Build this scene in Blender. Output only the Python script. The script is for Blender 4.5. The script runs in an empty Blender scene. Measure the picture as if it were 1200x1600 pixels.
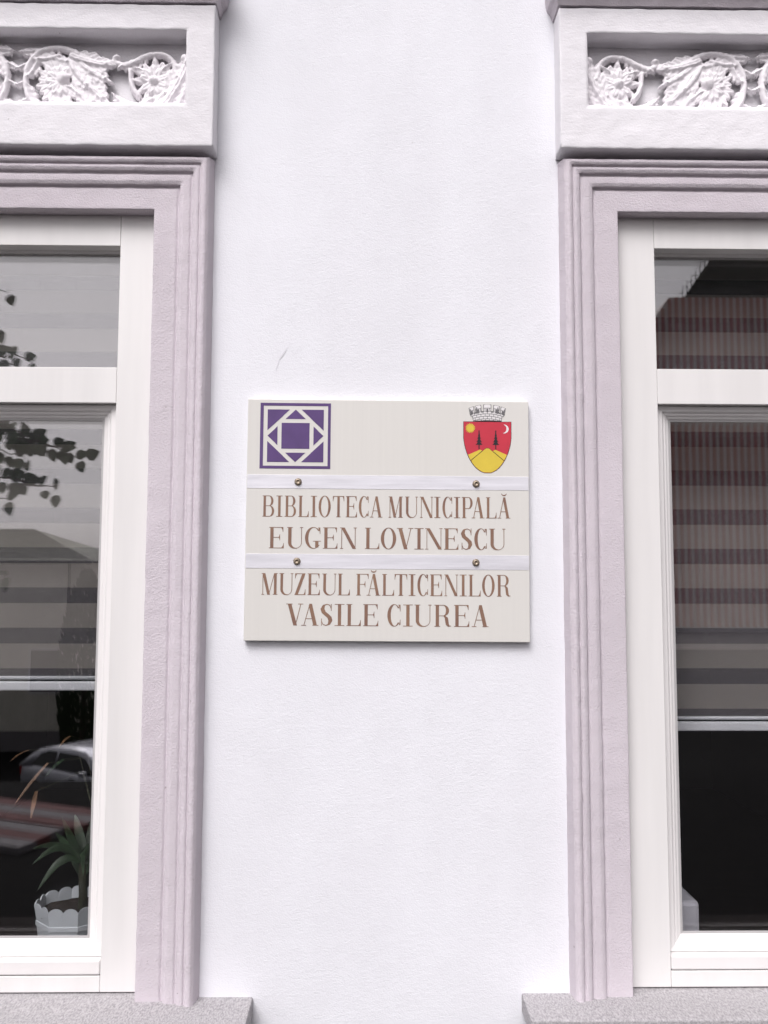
import bpy, bmesh, math, random
import numpy as np
from mathutils import Vector, Matrix, noise
random.seed(7); np.random.seed(7)
R = math.radians
scn = bpy.context.scene
COL = scn.collection

# ------------------------------------------------------------------ camera
EYE = 1.62            # eye height above the terrace
D = 1.91              # distance camera - wall face (wall face is y = 0, street side is -y)
FPX = 1400.0
PITCH, YAW, ROLL = R(4.836), R(-0.937), R(-0.145)
cp, sp = math.cos(PITCH), math.sin(PITCH); cy, sy = math.cos(YAW), math.sin(YAW); cr, sr = math.cos(ROLL), math.sin(ROLL)
RM = Matrix(((cy, -sy, 0), (sy, cy, 0), (0, 0, 1))) @ Matrix(((1, 0, 0), (0, cp, -sp), (0, sp, cp))) @ Matrix(((cr, 0, sr), (0, 1, 0), (-sr, 0, cr)))
cam_d = bpy.data.cameras.new('camera'); cam = bpy.data.objects.new('camera', cam_d); COL.objects.link(cam)
right, fwd, up = RM.col[0], RM.col[1], RM.col[2]
M = Matrix((right, up, -fwd)).transposed().to_4x4(); M.translation = (0, -D, EYE)
cam.matrix_world = M
cam_d.sensor_fit = 'VERTICAL'; cam_d.sensor_height = 36; cam_d.lens = FPX / 1600 * 36
cam_d.clip_start = 0.05; cam_d.clip_end = 3000
scn.camera = cam

# ------------------------------------------------------------------ sky, sun, exposure
SUN_EL, SUN_AZ = R(50), R(-22)       # soft light from upper left behind the viewer
w = bpy.data.worlds.new('World'); scn.world = w; w.use_nodes = True
nt = w.node_tree; bg = nt.nodes['Background']
sky = nt.nodes.new('ShaderNodeTexSky'); sky.sky_type = 'NISHITA'; sky.sun_disc = False
sky.sun_elevation = SUN_EL; sky.sun_rotation = R(180 + 22)
sky.air_density = 1.0; sky.dust_density = 4.0; sky.ozone_density = 1.0
hs = nt.nodes.new('ShaderNodeHueSaturation'); hs.inputs['Saturation'].default_value = 0.07
tint = nt.nodes.new('ShaderNodeMixRGB'); tint.blend_type = 'MULTIPLY'; tint.inputs[0].default_value = 1; tint.inputs[2].default_value = (1.0, .962, .995, 1)
nt.links.new(sky.outputs[0], hs.inputs['Color']); nt.links.new(hs.outputs[0], tint.inputs[1]); nt.links.new(tint.outputs[0], bg.inputs[0])
bg.inputs[1].default_value = 0.15
sd = bpy.data.lights.new('sun', 'SUN'); sd.energy = 1.5; sd.angle = R(34); sd.color = (1.0, 0.975, 0.97)
sun = bpy.data.objects.new('sun', sd); COL.objects.link(sun)
sdir = Vector((math.sin(SUN_AZ) * math.cos(SUN_EL), -math.cos(SUN_AZ) * math.cos(SUN_EL), math.sin(SUN_EL)))
sun.rotation_euler = sdir.to_track_quat('Z', 'Y').to_euler(); sun.location = (-3, -6, 8)
scn.view_settings.view_transform = 'Standard'; scn.view_settings.look = 'None'
scn.view_settings.exposure = 0.30; scn.view_settings.gamma = 1.0
scn.render.engine = 'CYCLES'
scn.cycles.max_bounces = 8; scn.cycles.transparent_max_bounces = 24

def seen(px, py, depth):
    """survey helper: photograph point -> direction -> (X, Z) on a plane `depth` metres in front of the lens"""
    d = RM @ Vector((px - 600, FPX, 800 - py))
    return d.x / d.y * depth, EYE + d.z / d.y * depth
def mirrored(px, py, dv):
    """point of the street that the window glass (y = 0.05) shows at a photograph point, dv metres of light path away"""
    x, z = seen(px, py, dv)
    return Vector((x, 0.1 + D - dv, z))

# ------------------------------------------------------------------ materials
def srgb(r, g, b):
    f = lambda c: (c / 255 / 12.92) if c / 255 <= .04045 else ((c / 255 + .055) / 1.055) ** 2.4
    return (f(r), f(g), f(b), 1)
MATS = {}
def mat(name, col, rough=.6, var=.0, vscale=(8, 8, 8), bumps=(), spec=.4, metal=0., col2=None, detail=4, specks=0):
    """principled with object-space noise colour variation and a list of (scale xyz, strength, distance) bumps"""
    m = bpy.data.materials.new(name); m.use_nodes = True; MATS[name] = m
    n = m.node_tree.nodes; l = m.node_tree.links; p = n['Principled BSDF']
    p.inputs['Roughness'].default_value = rough; p.inputs['Specular IOR Level'].default_value = spec; p.inputs['Metallic'].default_value = metal
    geo = n.new('ShaderNodeNewGeometry')
    def nz(scale, det, rough_=.55):
        mp = n.new('ShaderNodeMapping'); mp.inputs['Scale'].default_value = scale
        l.new(geo.outputs['Position'], mp.inputs['Vector'])
        t = n.new('ShaderNodeTexNoise'); t.inputs['Scale'].default_value = 1; t.inputs['Detail'].default_value = det; t.inputs['Roughness'].default_value = rough_
        l.new(mp.outputs[0], t.inputs['Vector']); return t
    c = tuple(col) if len(col) == 4 else tuple(col) + (1,)
    if var or col2:
        t = nz(vscale, detail)
        rmp = n.new('ShaderNodeValToRGB'); rmp.color_ramp.elements[0].position = .32; rmp.color_ramp.elements[1].position = .68
        a = tuple(v * (1 - var) for v in c[:3]) + (1,)
        b = (tuple(col2) + (1,))[:4] if col2 else tuple(min(1, v * (1 + var)) for v in c[:3]) + (1,)
        rmp.color_ramp.elements[0].color = a if not col2 else c; rmp.color_ramp.elements[1].color = b
        l.new(t.outputs['Fac'], rmp.inputs[0]); l.new(rmp.outputs[0], p.inputs['Base Color'])
    else: p.inputs['Base Color'].default_value = c
    if specks:
        src = p.inputs['Base Color'].links[0].from_socket; t = nz((70, 70, 70), 2, .7)
        r2 = n.new('ShaderNodeValToRGB'); r2.color_ramp.elements[0].position = specks; r2.color_ramp.elements[0].color = (1, 1, 1, 1); r2.color_ramp.elements[1].position = specks + .05; r2.color_ramp.elements[1].color = (.62, .60, .58, 1)
        mm = n.new('ShaderNodeMixRGB'); mm.blend_type = 'MULTIPLY'; mm.inputs[0].default_value = 1; l.new(t.outputs['Fac'], r2.inputs[0]); l.new(src, mm.inputs[1]); l.new(r2.outputs[0], mm.inputs[2])
        t3 = nz((3.2, 3.2, .7), 5, .6); r3 = n.new('ShaderNodeValToRGB'); r3.color_ramp.elements[0].position = .35; r3.color_ramp.elements[0].color = (.955, .95, .95, 1); r3.color_ramp.elements[1].position = .6; r3.color_ramp.elements[1].color = (1, 1, 1, 1)
        m3 = n.new('ShaderNodeMixRGB'); m3.blend_type = 'MULTIPLY'; m3.inputs[0].default_value = 1; l.new(t3.outputs['Fac'], r3.inputs[0]); l.new(mm.outputs[0], m3.inputs[1]); l.new(r3.outputs[0], m3.inputs[2]); l.new(m3.outputs[0], p.inputs['Base Color'])
    prev = None
    for sc, st, dist in bumps:
        t = nz(sc, 3, .6); b = n.new('ShaderNodeBump'); b.inputs['Strength'].default_value = st; b.inputs['Distance'].default_value = dist
        l.new(t.outputs['Fac'], b.inputs['Height'])
        if prev: l.new(prev.outputs[0], b.inputs['Normal'])
        prev = b
    if prev: l.new(prev.outputs[0], p.inputs['Normal'])
    return m
WALLC = (.785, .79, .825)
mat('plaster', WALLC, .85, .018, (5, 5, 3), (((300, 300, 340), .40, .002), ((90, 90, 160), .28, .002), ((9, 9, 9), .2, .008)), .15, specks=.76)
mat('frieze_plaster', (.79, .775, .80), .85, .02, (6, 6, 6), (((60, 60, 150), .28, .003), ((240, 240, 260), .35, .002)), .15, specks=.76)
mat('relief_plaster', (.79, .76, .785), .8, .03, (20, 20, 20), (((200, 200, 200), .25, .002),), .2)
mat('lilac', (.62, .57, .61), .85, .035, (7, 7, 4), (((290, 290, 290), .75, .0025), ((60, 60, 70), .2, .002)), .15, specks=.74)
mat('pvc', (.76, .748, .735), .38, .035, (22, 22, 1.6), (((30, 30, 3), .04, .002),), .45, detail=6, specks=.79)
mat('pvc_sash', (.78, .76, .75), .35, .02, (14, 14, 3), (), .45)
mat('granite', (.385, .37, .38), .75, .30, (330, 130, 330), (((300, 110, 300), .5, .002), ((60, 14, 60), .3, .002)), .3, detail=5)
mat('seal', (.42, .41, .41), .7)
mat('board', (.66, .645, .61), .5, .014, (120, 120, 2.2), (((150, 150, 3), .08, .001),), .35, detail=5)
mat('aluminium', (.70, .695, .735), .45, .10, (7, 7, 90), (((5, 5, 260), .15, .0008),), .5, .25, detail=5)
mat('brass', (.36, .30, .23), .5, .1, (90, 90, 90), (), .5, .85)
mat('brown_print', (.20, .112, .088), .5, .0, (28, 28, 22), (), .3, 0, col2=(.27, .165, .11))
mat('purple_print', (.10, .055, .175), .45, .08, (25, 25, 25), (), .3)
mat('red_print', (.52, .035, .06), .45, .06, (20, 20, 20), (), .3)
mat('yellow_print', (.66, .50, .06), .45, .06, (20, 20, 20), (), .3)
mat('black_print', (.022, .02, .025), .5, .1, (20, 20, 20), (), .3)
mat('grey_print', (.15, .145, .15), .5, .1, (20, 20, 20), (), .3)
mat('white_print', (.74, .72, .72), .5, .04, (40, 40, 40), (), .3)
mat('bar_white', (.58, .61, .63), .4, .02, (4, 4, 4))
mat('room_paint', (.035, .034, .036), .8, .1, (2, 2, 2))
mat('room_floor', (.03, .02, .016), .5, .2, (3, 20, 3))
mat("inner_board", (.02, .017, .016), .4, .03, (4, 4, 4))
mat('pot_plastic', (.56, .61, .63), .35, .03, (14, 14, 14))
mat('soil', (.035, .026, .02), .95, .4, (60, 60, 60), (((90, 90, 90), .8, .01),))
mat('leaf_green', (.02, .04, .018), .45, .35, (25, 25, 25))
mat('leaf_dry', (.15, .085, .045), .6, .35, (30, 30, 30))
mat('stalk', (.035, .038, .02), .7, .3, (40, 40, 40))
mat('box_plastic', (.52, .53, .57), .4, .03, (10, 10, 10))
mat('asphalt', (.014, .0135, .014), .9, .25, (12, 12, 12), (((120, 120, 120), .5, .01),), .05)
mat('paver_red', (.15, .06, .06), .8, .2, (14, 14, 14), (((90, 90, 90), .4, .006),))
mat('paver_grey', (.20, .19, .20), .8, .15, (14, 14, 14), (((90, 90, 90), .4, .006),))
mat('car_paint', (.50, .51, .56), .3, .02, (2, 2, 2), (), .5, .35)
mat('car_glass', (.012, .013, .015), .08, .0)
mat('rubber', (.02, .02, .02), .7, .1, (20, 20, 20))
mat('alloy', (.45, .45, .46), .35, .05, (9, 9, 9), (), .5, .8)
mat('lamp_red', (.35, .02, .02), .2)
mat('house_wall', (.70, .68, .60), .9, .08, (1.5, 1.5, 1.5), (((30, 30, 30), .3, .01),))
mat('roof_tile', (.24, .25, .20), .8, .2, (3, 3, 9), (((.1, .1, 20), .8, .05),))
mat('house_glass', (.03, .035, .04), .1)
mat('bark', (.09, .07, .055), .9, .4, (8, 8, 2.5), (((30, 30, 8), .9, .02),))
mat('tree_leaf', (.06, .095, .045), .5, .4, (7, 7, 7))
mat('thuja', (.04, .06, .028), .8, .4, (9, 9, 9))
mat('clad_red', (.36, .075, .07), .7, .2, (2, 2, .6))
mat('clad_grey', (.68, .62, .60), .7, .15, (2, 2, .6))
mat('dark_roof', (.022, .026, .022), .7, .4, (2, 2, 2), (((8, 8, 8), .6, .05),), .08)
mat('iron', (.02, .02, .02), .6, spec=.1)

def band_mat(name, col, alpha, trans):
    m = bpy.data.materials.new(name); m.use_nodes = True; MATS[name] = m
    n = m.node_tree.nodes; l = m.node_tree.links; p = n['Principled BSDF']; out = n['Material Output']
    p.inputs['Roughness'].default_value = .9; p.inputs['Specular IOR Level'].default_value = .1
    geo = n.new('ShaderNodeNewGeometry'); mp = n.new('ShaderNodeMapping'); mp.inputs['Scale'].default_value = (260, 20, 900)
    t = n.new('ShaderNodeTexNoise'); t.inputs['Scale'].default_value = 1; t.inputs['Detail'].default_value = 2
    l.new(geo.outputs['Position'], mp.inputs[0]); l.new(mp.outputs[0], t.inputs['Vector'])
    r = n.new('ShaderNodeValToRGB'); r.color_ramp.elements[0].color = tuple(c * .85 for c in col) + (1,); r.color_ramp.elements[1].color = tuple(c * 1.15 for c in col) + (1,)
    l.new(t.outputs['Fac'], r.inputs[0]); l.new(r.outputs[0], p.inputs['Base Color'])
    tl = n.new('ShaderNodeBsdfTranslucent'); l.new(r.outputs[0], tl.inputs[0])
    mx = n.new('ShaderNodeMixShader'); mx.inputs[0].default_value = trans; l.new(p.outputs[0], mx.inputs[1]); l.new(tl.outputs[0], mx.inputs[2])
    tr = n.new('ShaderNodeBsdfTransparent'); m2 = n.new('ShaderNodeMixShader'); m2.inputs[0].default_value = alpha
    l.new(tr.outputs[0], m2.inputs[1]); l.new(mx.outputs[0], m2.inputs[2]); l.new(m2.outputs[0], out.inputs[0])
band_mat('blind_opaque', (.225, .215, .20), 1.0, .12)
band_mat('blind_sheer', (.18, .175, .185), .58, .3)

def glass_mat():
    m = bpy.data.materials.new('window_glass'); m.use_nodes = True; MATS['glass'] = m
    n = m.node_tree.nodes; l = m.node_tree.links; out = n['Material Output']; n.remove(n['Principled BSDF'])
    # Schlick reflectance, the same on both faces of the pane
    geo = n.new('ShaderNodeNewGeometry'); dt = n.new('ShaderNodeVectorMath'); dt.operation = 'DOT_PRODUCT'; l.new(geo.outputs['Incoming'], dt.inputs[0]); l.new(geo.outputs['Normal'], dt.inputs[1])
    def mth(op, a, b=None):
        m_ = n.new('ShaderNodeMath'); m_.operation = op
        for i, v in enumerate((a, b)):
            if v is None: continue
            if isinstance(v, (int, float)): m_.inputs[i].default_value = v
            else: l.new(v, m_.inputs[i])
        return m_.outputs[0]
    p5 = mth('POWER', mth('SUBTRACT', 1.0, mth('ABSOLUTE', dt.outputs['Value'])), 5.0)
    fac = mth('ADD', mth('MULTIPLY', p5, .93), .070)
    tr = n.new('ShaderNodeBsdfTransparent'); tr.inputs[0].default_value = (.995, .992, .995, 1)
    gl = n.new('ShaderNodeBsdfGlossy'); gl.inputs['Roughness'].default_value = 0.0; gl.inputs[0].default_value = (1, 1, 1, 1)
    mx = n.new('ShaderNodeMixShader'); l.new(fac, mx.inputs[0]); l.new(tr.outputs[0], mx.inputs[1]); l.new(gl.outputs[0], mx.inputs[2]); l.new(mx.outputs[0], out.inputs[0])
glass_mat()

# ------------------------------------------------------------------ object helpers
def tag(o, label=None, cat=None, group=None, kind=None):
    for k, v in (('label', label), ('category', cat), ('group', group), ('kind', kind)):
        if v: o[k] = v
    return o
def empty(name, loc=(0, 0, 0), parent=None):
    o = bpy.data.objects.new(name, None); COL.objects.link(o); o.location = loc; o.empty_display_size = .1
    if parent: o.parent = parent
    return o
def link(name, me, m, parent=None, smooth=False, loc=None):
    if m: me.materials.append(MATS[m])
    if smooth:
        for p in me.polygons: p.use_smooth = True
    o = bpy.data.objects.new(name, me); COL.objects.link(o)
    if parent: o.parent = parent
    if loc: o.location = loc
    return o
def from_bm(name, bm, m, parent=None, smooth=False, loc=None):
    bmesh.ops.recalc_face_normals(bm, faces=bm.faces)
    me = bpy.data.meshes.new(name); bm.to_mesh(me); bm.free()
    return link(name, me, m, parent, smooth, loc)
def from_py(name, v, f, m, parent=None, smooth=False, loc=None, recalc=False):
    me = bpy.data.meshes.new(name); me.from_pydata([tuple(p) for p in v], [], f); me.update()
    if recalc:
        bm = bmesh.new(); bm.from_mesh(me); bmesh.ops.recalc_face_normals(bm, faces=bm.faces); bm.to_mesh(me); bm.free()
    return link(name, me, m, parent, smooth, loc)
def add_box(bm, x0, x1, y0, y1, z0, z1, bev=0.):
    vs = [bm.verts.new((x, y, z)) for x in (x0, x1) for y in (y0, y1) for z in (z0, z1)]
    fs = [bm.faces.new([vs[i] for i in q]) for q in ((0, 1, 3, 2), (4, 6, 7, 5), (0, 4, 5, 1), (2, 3, 7, 6), (0, 2, 6, 4), (1, 5, 7, 3))]
    if bev:
        es = list({e for f in fs for e in f.edges})
        bmesh.ops.bevel(bm, geom=es, offset=bev, segments=2, affect='EDGES', profile=.5)
def box(name, x0, x1, y0, y1, z0, z1, m, parent=None, bev=0., smooth=False):
    bm = bmesh.new(); add_box(bm, x0, x1, y0, y1, z0, z1, bev); return from_bm(name, bm, m, parent, smooth)
def wob(p, amp, fr):
    n_ = noise.noise_vector(Vector(p) * fr); return Vector(p) + n_ * amp
def tube(path, rad, seg=8, cap=True):
    """vertices, faces of a tube along a list of points, radius per point"""
    V, F = [], []
    n = len(path); t0 = None
    for i, p in enumerate(path):
        p = Vector(p); a = Vector(path[max(i - 1, 0)]); b = Vector(path[min(i + 1, n - 1)]); t = (b - a).normalized()
        ref = Vector((0, 0, 1)) if abs(t.z) < .9 else Vector((1, 0, 0))
        u = t.cross(ref).normalized(); v = t.cross(u)
        r = rad[i] if hasattr(rad, '__len__') else rad
        for k in range(seg):
            a_ = 2 * math.pi * k / seg; V.append(p + (u * math.cos(a_) + v * math.sin(a_)) * r)
    for i in range(n - 1):
        for k in range(seg):
            F.append((i * seg + k, i * seg + (k + 1) % seg, (i + 1) * seg + (k + 1) % seg, (i + 1) * seg + k))
    if cap: F.append(tuple(range(seg))); F.append(tuple((n - 1) * seg + k for k in reversed(range(seg))))
    return V, F

def sweep(x0, x1, z0, z1, prof, sides=4, step=.012, scale=(1, 1, 1, 1), amp=0., fr=40., y0=0.):
    """profile [(u outward, w out of the wall)] swept round an opening, mitred; scale = L,T,R,B; sides=3 leaves the bottom open"""
    sL, sT, sR, sB = scale
    def cor(u):
        zb = z0 - u * sB if sides == 4 else z0
        return [(x0 - u * sL, zb), (x0 - u * sL, z1 + u * sT), (x1 + u * sR, z1 + u * sT), (x1 + u * sR, zb)]
    C0 = [cor(u) for u, w_ in prof]; V, F = [], []; rows = []
    for s in range(4 if sides == 4 else 3):
        a, b = C0[0][s], C0[0][(s + 1) % 4]; n = max(2, int(math.dist(a, b) / step))
        for k in range(n + (1 if (sides == 3 and s == 2) else 0)):
            t = k / n; row = []
            for (u, w_), c in zip(prof, C0):
                p, q = c[s], c[(s + 1) % 4]
                v = Vector((p[0] + (q[0] - p[0]) * t, y0 - w_, p[1] + (q[1] - p[1]) * t))
                if amp: v = wob(v, amp, fr)
                row.append(len(V)); V.append(v)
            rows.append(row)
    m = len(rows); rng = range(m) if sides == 4 else range(m - 1)
    for i in rng:
        A, B = rows[i], rows[(i + 1) % m]
        for k in range(len(prof) - 1): F.append((A[k], A[k + 1], B[k + 1], B[k]))
    return V, F
def rounded(prof, r=.003, n=3):
    """round the corners of an open profile"""
    out = [prof[0]]
    for i in range(1, len(prof) - 1):
        a, b, c = Vector(prof[i - 1]), Vector(prof[i]), Vector(prof[i + 1])
        ra = min(r, (a - b).length * .45, (c - b).length * .45)
        p, q = b + (a - b).normalized() * ra, b + (c - b).normalized() * ra
        for k in range(n + 1):
            t = k / n; v = p * (1 - t) ** 2 + b * 2 * t * (1 - t) + q * t * t; out.append((v.x, v.y))
    out.append(prof[-1]); return out

def fine(prof, step):
    out = [prof[0]]
    for a, b in zip(prof, prof[1:]):
        n = max(1, int(math.dist(a, b) / step + .5))
        for k in range(1, n + 1): out.append((a[0] + (b[0] - a[0]) * k / n, a[1] + (b[1] - a[1]) * k / n))
    return out

# ------------------------------------------------------------------ ground, pavement, street side setting
def gz(x, y):
    t = min(1, max(0, (-y - 5.2) / 9.0)); t = t * t * (3 - 2 * t)
    l = min(1, max(0, (x + 4) / 12)); lo = -3.75 * (1 - l) - .15 * l
    return lo * t
def build_ground():
    xs = sorted(set([-900, -300, -120, -60, -40] + list(range(-30, 31, 2)) + [40, 60, 120, 300, 900]))
    ys = sorted(set([-1500, -500, -200, -90, -60, -45] + [-.75 * k for k in range(0, 48)] + [6, 30, 120, 500]))
    V = [(x, y, gz(x, y) - (.02 if y > -.5 else 0)) for y in ys for x in xs]; n = len(xs)
    F = [(j * n + i, j * n + i + 1, (j + 1) * n + i + 1, (j + 1) * n + i) for j in range(len(ys) - 1) for i in range(n - 1)]
    tag(from_py('ground', V, F, 'asphalt', smooth=True), kind='structure')
build_ground()
def build_pavement():
    pv = empty('pavement', (-3.2, -4.5, 0)); tag(pv, kind='structure')
    ang = R(24); c, s = math.cos(ang), math.sin(ang)
    for i in range(6):
        bm = bmesh.new(); add_box(bm, -2.0, 2.0, -.075 + i * .16 - .75, .075 + i * .16 - .75, -.05, .045, .008)
        o = from_bm('paving_strip', bm, 'paver_grey' if i % 2 else 'paver_red', pv); o.rotation_euler.z = ang; o.location = (-.75 + .03 * (i % 3), .0, 0)
build_pavement()

# ------------------------------------------------------------------ the building
BX0, BX1 = -2.7, 2.9
WIN = [dict(x0=-1.470, x1=-.470, dz=-.0022, jl=.081, inner=1), dict(x0=.5415, x1=1.5415, dz=.0026, jl=.090, inner=-1)]
ZT, ZB = EYE + .8205, EYE - .831        # opening top, sill level
bld = tag(empty('building', (0, 0, 0)), 'white plastered building front with two lilac framed windows and a sign between them', 'building')
OPE = .03
def build_wall():
    xs = [BX0, WIN[0]['x0'] - OPE, WIN[0]['x1'] + OPE, WIN[1]['x0'] - OPE, WIN[1]['x1'] + OPE, BX1]
    zs = [-.3, ZB - .03, ZT + OPE, 4.2]; T = .34
    V, F = [], []; idx = {}
    def v(x, y, z):
        k = (round(x, 5), round(y, 5), round(z, 5))
        if k not in idx: idx[k] = len(V); V.append(k)
        return idx[k]
    solid = lambda i, j: 0 <= i < 5 and 0 <= j < 3 and not (i in (1, 3) and j == 1)
    for i in range(5):
        for j in range(3):
            if not solid(i, j): continue
            a, b, c, d = xs[i], xs[i + 1], zs[j], zs[j + 1]
            F.append((v(a, 0, c), v(b, 0, c), v(b, 0, d), v(a, 0, d))); F.append((v(a, T, c), v(a, T, d), v(b, T, d), v(b, T, c)))
            if not solid(i - 1, j): F.append((v(a, 0, c), v(a, 0, d), v(a, T, d), v(a, T, c)))
            if not solid(i + 1, j): F.append((v(b, 0, c), v(b, T, c), v(b, T, d), v(b, 0, d)))
            if not solid(i, j - 1): F.append((v(a, 0, c), v(a, T, c), v(b, T, c), v(b, 0, c)))
            if not solid(i, j + 1): F.append((v(a, 0, d), v(b, 0, d), v(b, T, d), v(a, T, d)))
    from_py('wall', V, F, 'plaster', bld, recalc=True)
    # room behind the windows
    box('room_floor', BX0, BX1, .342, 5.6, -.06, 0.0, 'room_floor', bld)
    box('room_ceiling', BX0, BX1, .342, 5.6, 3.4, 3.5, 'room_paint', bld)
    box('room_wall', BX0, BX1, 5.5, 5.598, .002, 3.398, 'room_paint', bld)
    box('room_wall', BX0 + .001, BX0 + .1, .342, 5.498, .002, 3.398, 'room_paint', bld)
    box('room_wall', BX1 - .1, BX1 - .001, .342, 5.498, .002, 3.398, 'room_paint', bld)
    box('roof', BX0 - .2, BX1 + .2, -.35, 5.9, 4.202, 4.4, 'dark_roof', bld)
build_wall()
mat('scuff', (.725, .72, .755), .9, .08, (60, 60, 60))
def build_scuff(pts, wd):
    P = [seen(px, py, D) for px, py in pts]; V, F = [], []
    for i, (x, z) in enumerate(P):
        w_ = wd * (.25 + .75 * math.sin(math.pi * (i + .6) / (len(P) + .4))) * random.uniform(.7, 1.2); V += [(x - w_, -.0009, z + w_ * .4), (x + w_, -.0009, z - w_ * .4)]
    for i in range(len(P) - 1): F.append((2 * i, 2 * i + 1, 2 * i + 3, 2 * i + 2))
    from_py('scuff_mark', V, F, 'scuff', bld)
build_scuff([(448, 543), (445, 550), (440, 556), (436, 562)], .0022)
build_scuff([(436, 564), (433, 572), (431, 580)], .0008)

# --- acanthus relief as a height field -------------------------------------------------
def relief(Wp, Hp):
    g = .00125; nx, nz_ = int(Wp / g) + 1, int(Hp / g) + 1
    S, T = np.meshgrid(np.linspace(0, Wp, nx), np.linspace(0, Hp, nz_))
    H = np.zeros_like(S); ID = np.zeros(S.shape, int)
    def put(mask_h, win, ident):
        i0, i1, j0, j1 = win; sub = H[j0:j1, i0:i1]; m = mask_h > sub
        sub[m] = mask_h[m]; ID[j0:j1, i0:i1][m] = ident
    def win(s0, s1, t0, t1):
        return max(0, int(s0 / g)), min(nx, int(s1 / g) + 2), max(0, int(t0 / g)), min(nz_, int(t1 / g) + 2)
    def petal(s, t, ang, L, wd, h0, h1, ident, groove=.3, bend=0.):
        wn = win(s - L - wd, s + L + wd, t - L - wd, t + L + wd)
        if wn[1] <= wn[0] or wn[3] <= wn[2]: return
        dx = S[wn[2]:wn[3], wn[0]:wn[1]] - s; dy = T[wn[2]:wn[3], wn[0]:wn[1]] - t
        c, q = math.cos(ang), math.sin(ang); a = (dx * c + dy * q) / L; b = (-dx * q + dy * c) / wd - bend * a * a
        wloc = np.clip(1 - (2 * np.clip(a, 0, 1) - 1) ** 2, 1e-4, 1) ** .5
        e = np.abs(b) / (wloc + 1e-6)
        prof = np.sqrt(np.clip(1 - e ** 2, 0, 1)) * (1 - groove * np.exp(-(b / .22) ** 2))
        h = np.where((a > 0) & (a < 1) & (e < 1), (h0 + (h1 - h0) * a) * (.45 + .55 * prof), 0); put(h, wn, ident)
    def ball(s, t, r, h, ident, rim=.3):
        wn = win(s - r, s + r, t - r, t + r)
        if wn[1] <= wn[0] or wn[3] <= wn[2]: return
        d = np.hypot(S[wn[2]:wn[3], wn[0]:wn[1]] - s, T[wn[2]:wn[3], wn[0]:wn[1]] - t) / r
        put(np.where(d < 1, h * (rim + (1 - rim) * np.sqrt(np.clip(1 - d * d, 0, 1))), 0), wn, ident)
    rnd = random.Random(11)
    U = .000327
    def C(x, y): return (1138 - x) * U, (478 - y) * U * 1.17
    def leaf(p, q, ident, hh=.030, curl=.3, n=5, fat=1.):
        # one acanthus leaf from p to q: midrib with rounded finger lobes on both sides, tip curled up
        (s0, t0), (s1, t1) = C(*p), C(*q); L = math.hypot(s1 - s0, t1 - t0); ang = math.atan2(t1 - t0, s1 - s0)
        ca = ang - curl / 2; cs, ct = s0, t0; step = L / n
        for k in range(n):
            f = k / n; wd = math.sin(math.pi * (.25 + .65 * f))
            for sd_ in (-1, 1):
                petal(cs, ct, ca + sd_ * (.85 - .3 * f) + rnd.uniform(-.08, .08), L * .44 * wd * fat * rnd.uniform(.85, 1.12), L * .14 * fat, hh * .70, hh * (.82 + .15 * f), ident, .22)
            petal(cs, ct, ca, step * 2.4, L * .085 * fat, hh * 1.0, hh * 1.05, ident, .35)
            cs += math.cos(ca) * step; ct += math.sin(ca) * step; ca += curl / n
        ball(cs, ct, L * .085, hh * 1.1, ident, .5)
    def stem(pts, r, h, ident, r1=None):
        r1 = r1 or r
        P = [Vector((*C(*p), 0)) for p in pts]; n = len(P); out = []
        for i in range(n - 1):
            p0, p1, p2, p3 = P[max(i - 1, 0)], P[i], P[i + 1], P[min(i + 2, n - 1)]
            m = max(3, int((p2 - p1).length / .0012))
            for k in range(m):
                t = k / m; out.append(.5 * ((2 * p1) + (p2 - p0) * t + (2 * p0 - 5 * p1 + 4 * p2 - p3) * t * t + (3 * p1 - p0 - 3 * p2 + p3) * t ** 3))
        for i, p in enumerate(out):
            f = i / len(out); ball(p.x, p.y, r + (r1 - r) * f, h, ident, .45)
    def scroll_small(X):
        i = 2
        leaf(X(960, 470), X(1120, 190), 1, .034, -.35, 7, .85); leaf(X(1040, 470), X(1120, 330), 1, .030, -.3, 4); ball(*C(*X(1108, 165)), .011, .034, 1, .6)
        leaf(X(1000, 440), X(1075, 280), i, .030, .5, 4)
        stem([X(640, 165), X(662, 198), X(720, 205), X(790, 178), X(870, 145), X(950, 140), X(1010, 165), X(1043, 215), X(1048, 290), X(1025, 360), X(975, 420), X(900, 452), X(800, 458), X(715, 440)], .0082, .029, i, .0065)
        ball(*C(*X(655, 165)), .0085, .034, i, .5)
        leaf(X(845, 160), X(690, 215), i, .031, .35, 5, .8)
        stem([X(700, 425), X(760, 440), X(830, 438), X(895, 405)], .0095, .026, i, .007); stem([X(745, 240), X(750, 300), X(768, 350), X(805, 392)], .0062, .030, i, .007)
        leaf(X(720, 440), X(640, 375), i, .022, .4, 4); leaf(X(740, 462), X(625, 468), i, .020, .2, 4); leaf(X(900, 450), X(985, 375), i, .028, .3, 4); leaf(X(800, 455), X(860, 400), i, .025, .3, 4); leaf(X(1030, 180), X(1095, 250), i, .028, .3, 4); leaf(X(760, 200), X(830, 250), i, .026, -.3, 4)
        for n_, L_, wd_, h0_, h1_ in ((12, 138, .0100, .019, .027), (9, 96, .0095, .025, .031)):
            for k in range(n_):
                a_ = 2 * math.pi * (k + .4 * (n_ % 2)) / n_ + rnd.uniform(-.15, .15); Lk = L_ * rnd.uniform(.88, 1.12)
                (s0, t0), (s1, t1) = C(*X(905, 300)), C(*X(905 + math.cos(a_) * Lk, 300 - math.sin(a_) * Lk * .95)); petal(s0, t0, math.atan2(t1 - t0, s1 - s0), math.hypot(s1 - s0, t1 - t0), wd_, h0_, h1_, 102, .28, rnd.uniform(-.35, .35))
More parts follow.
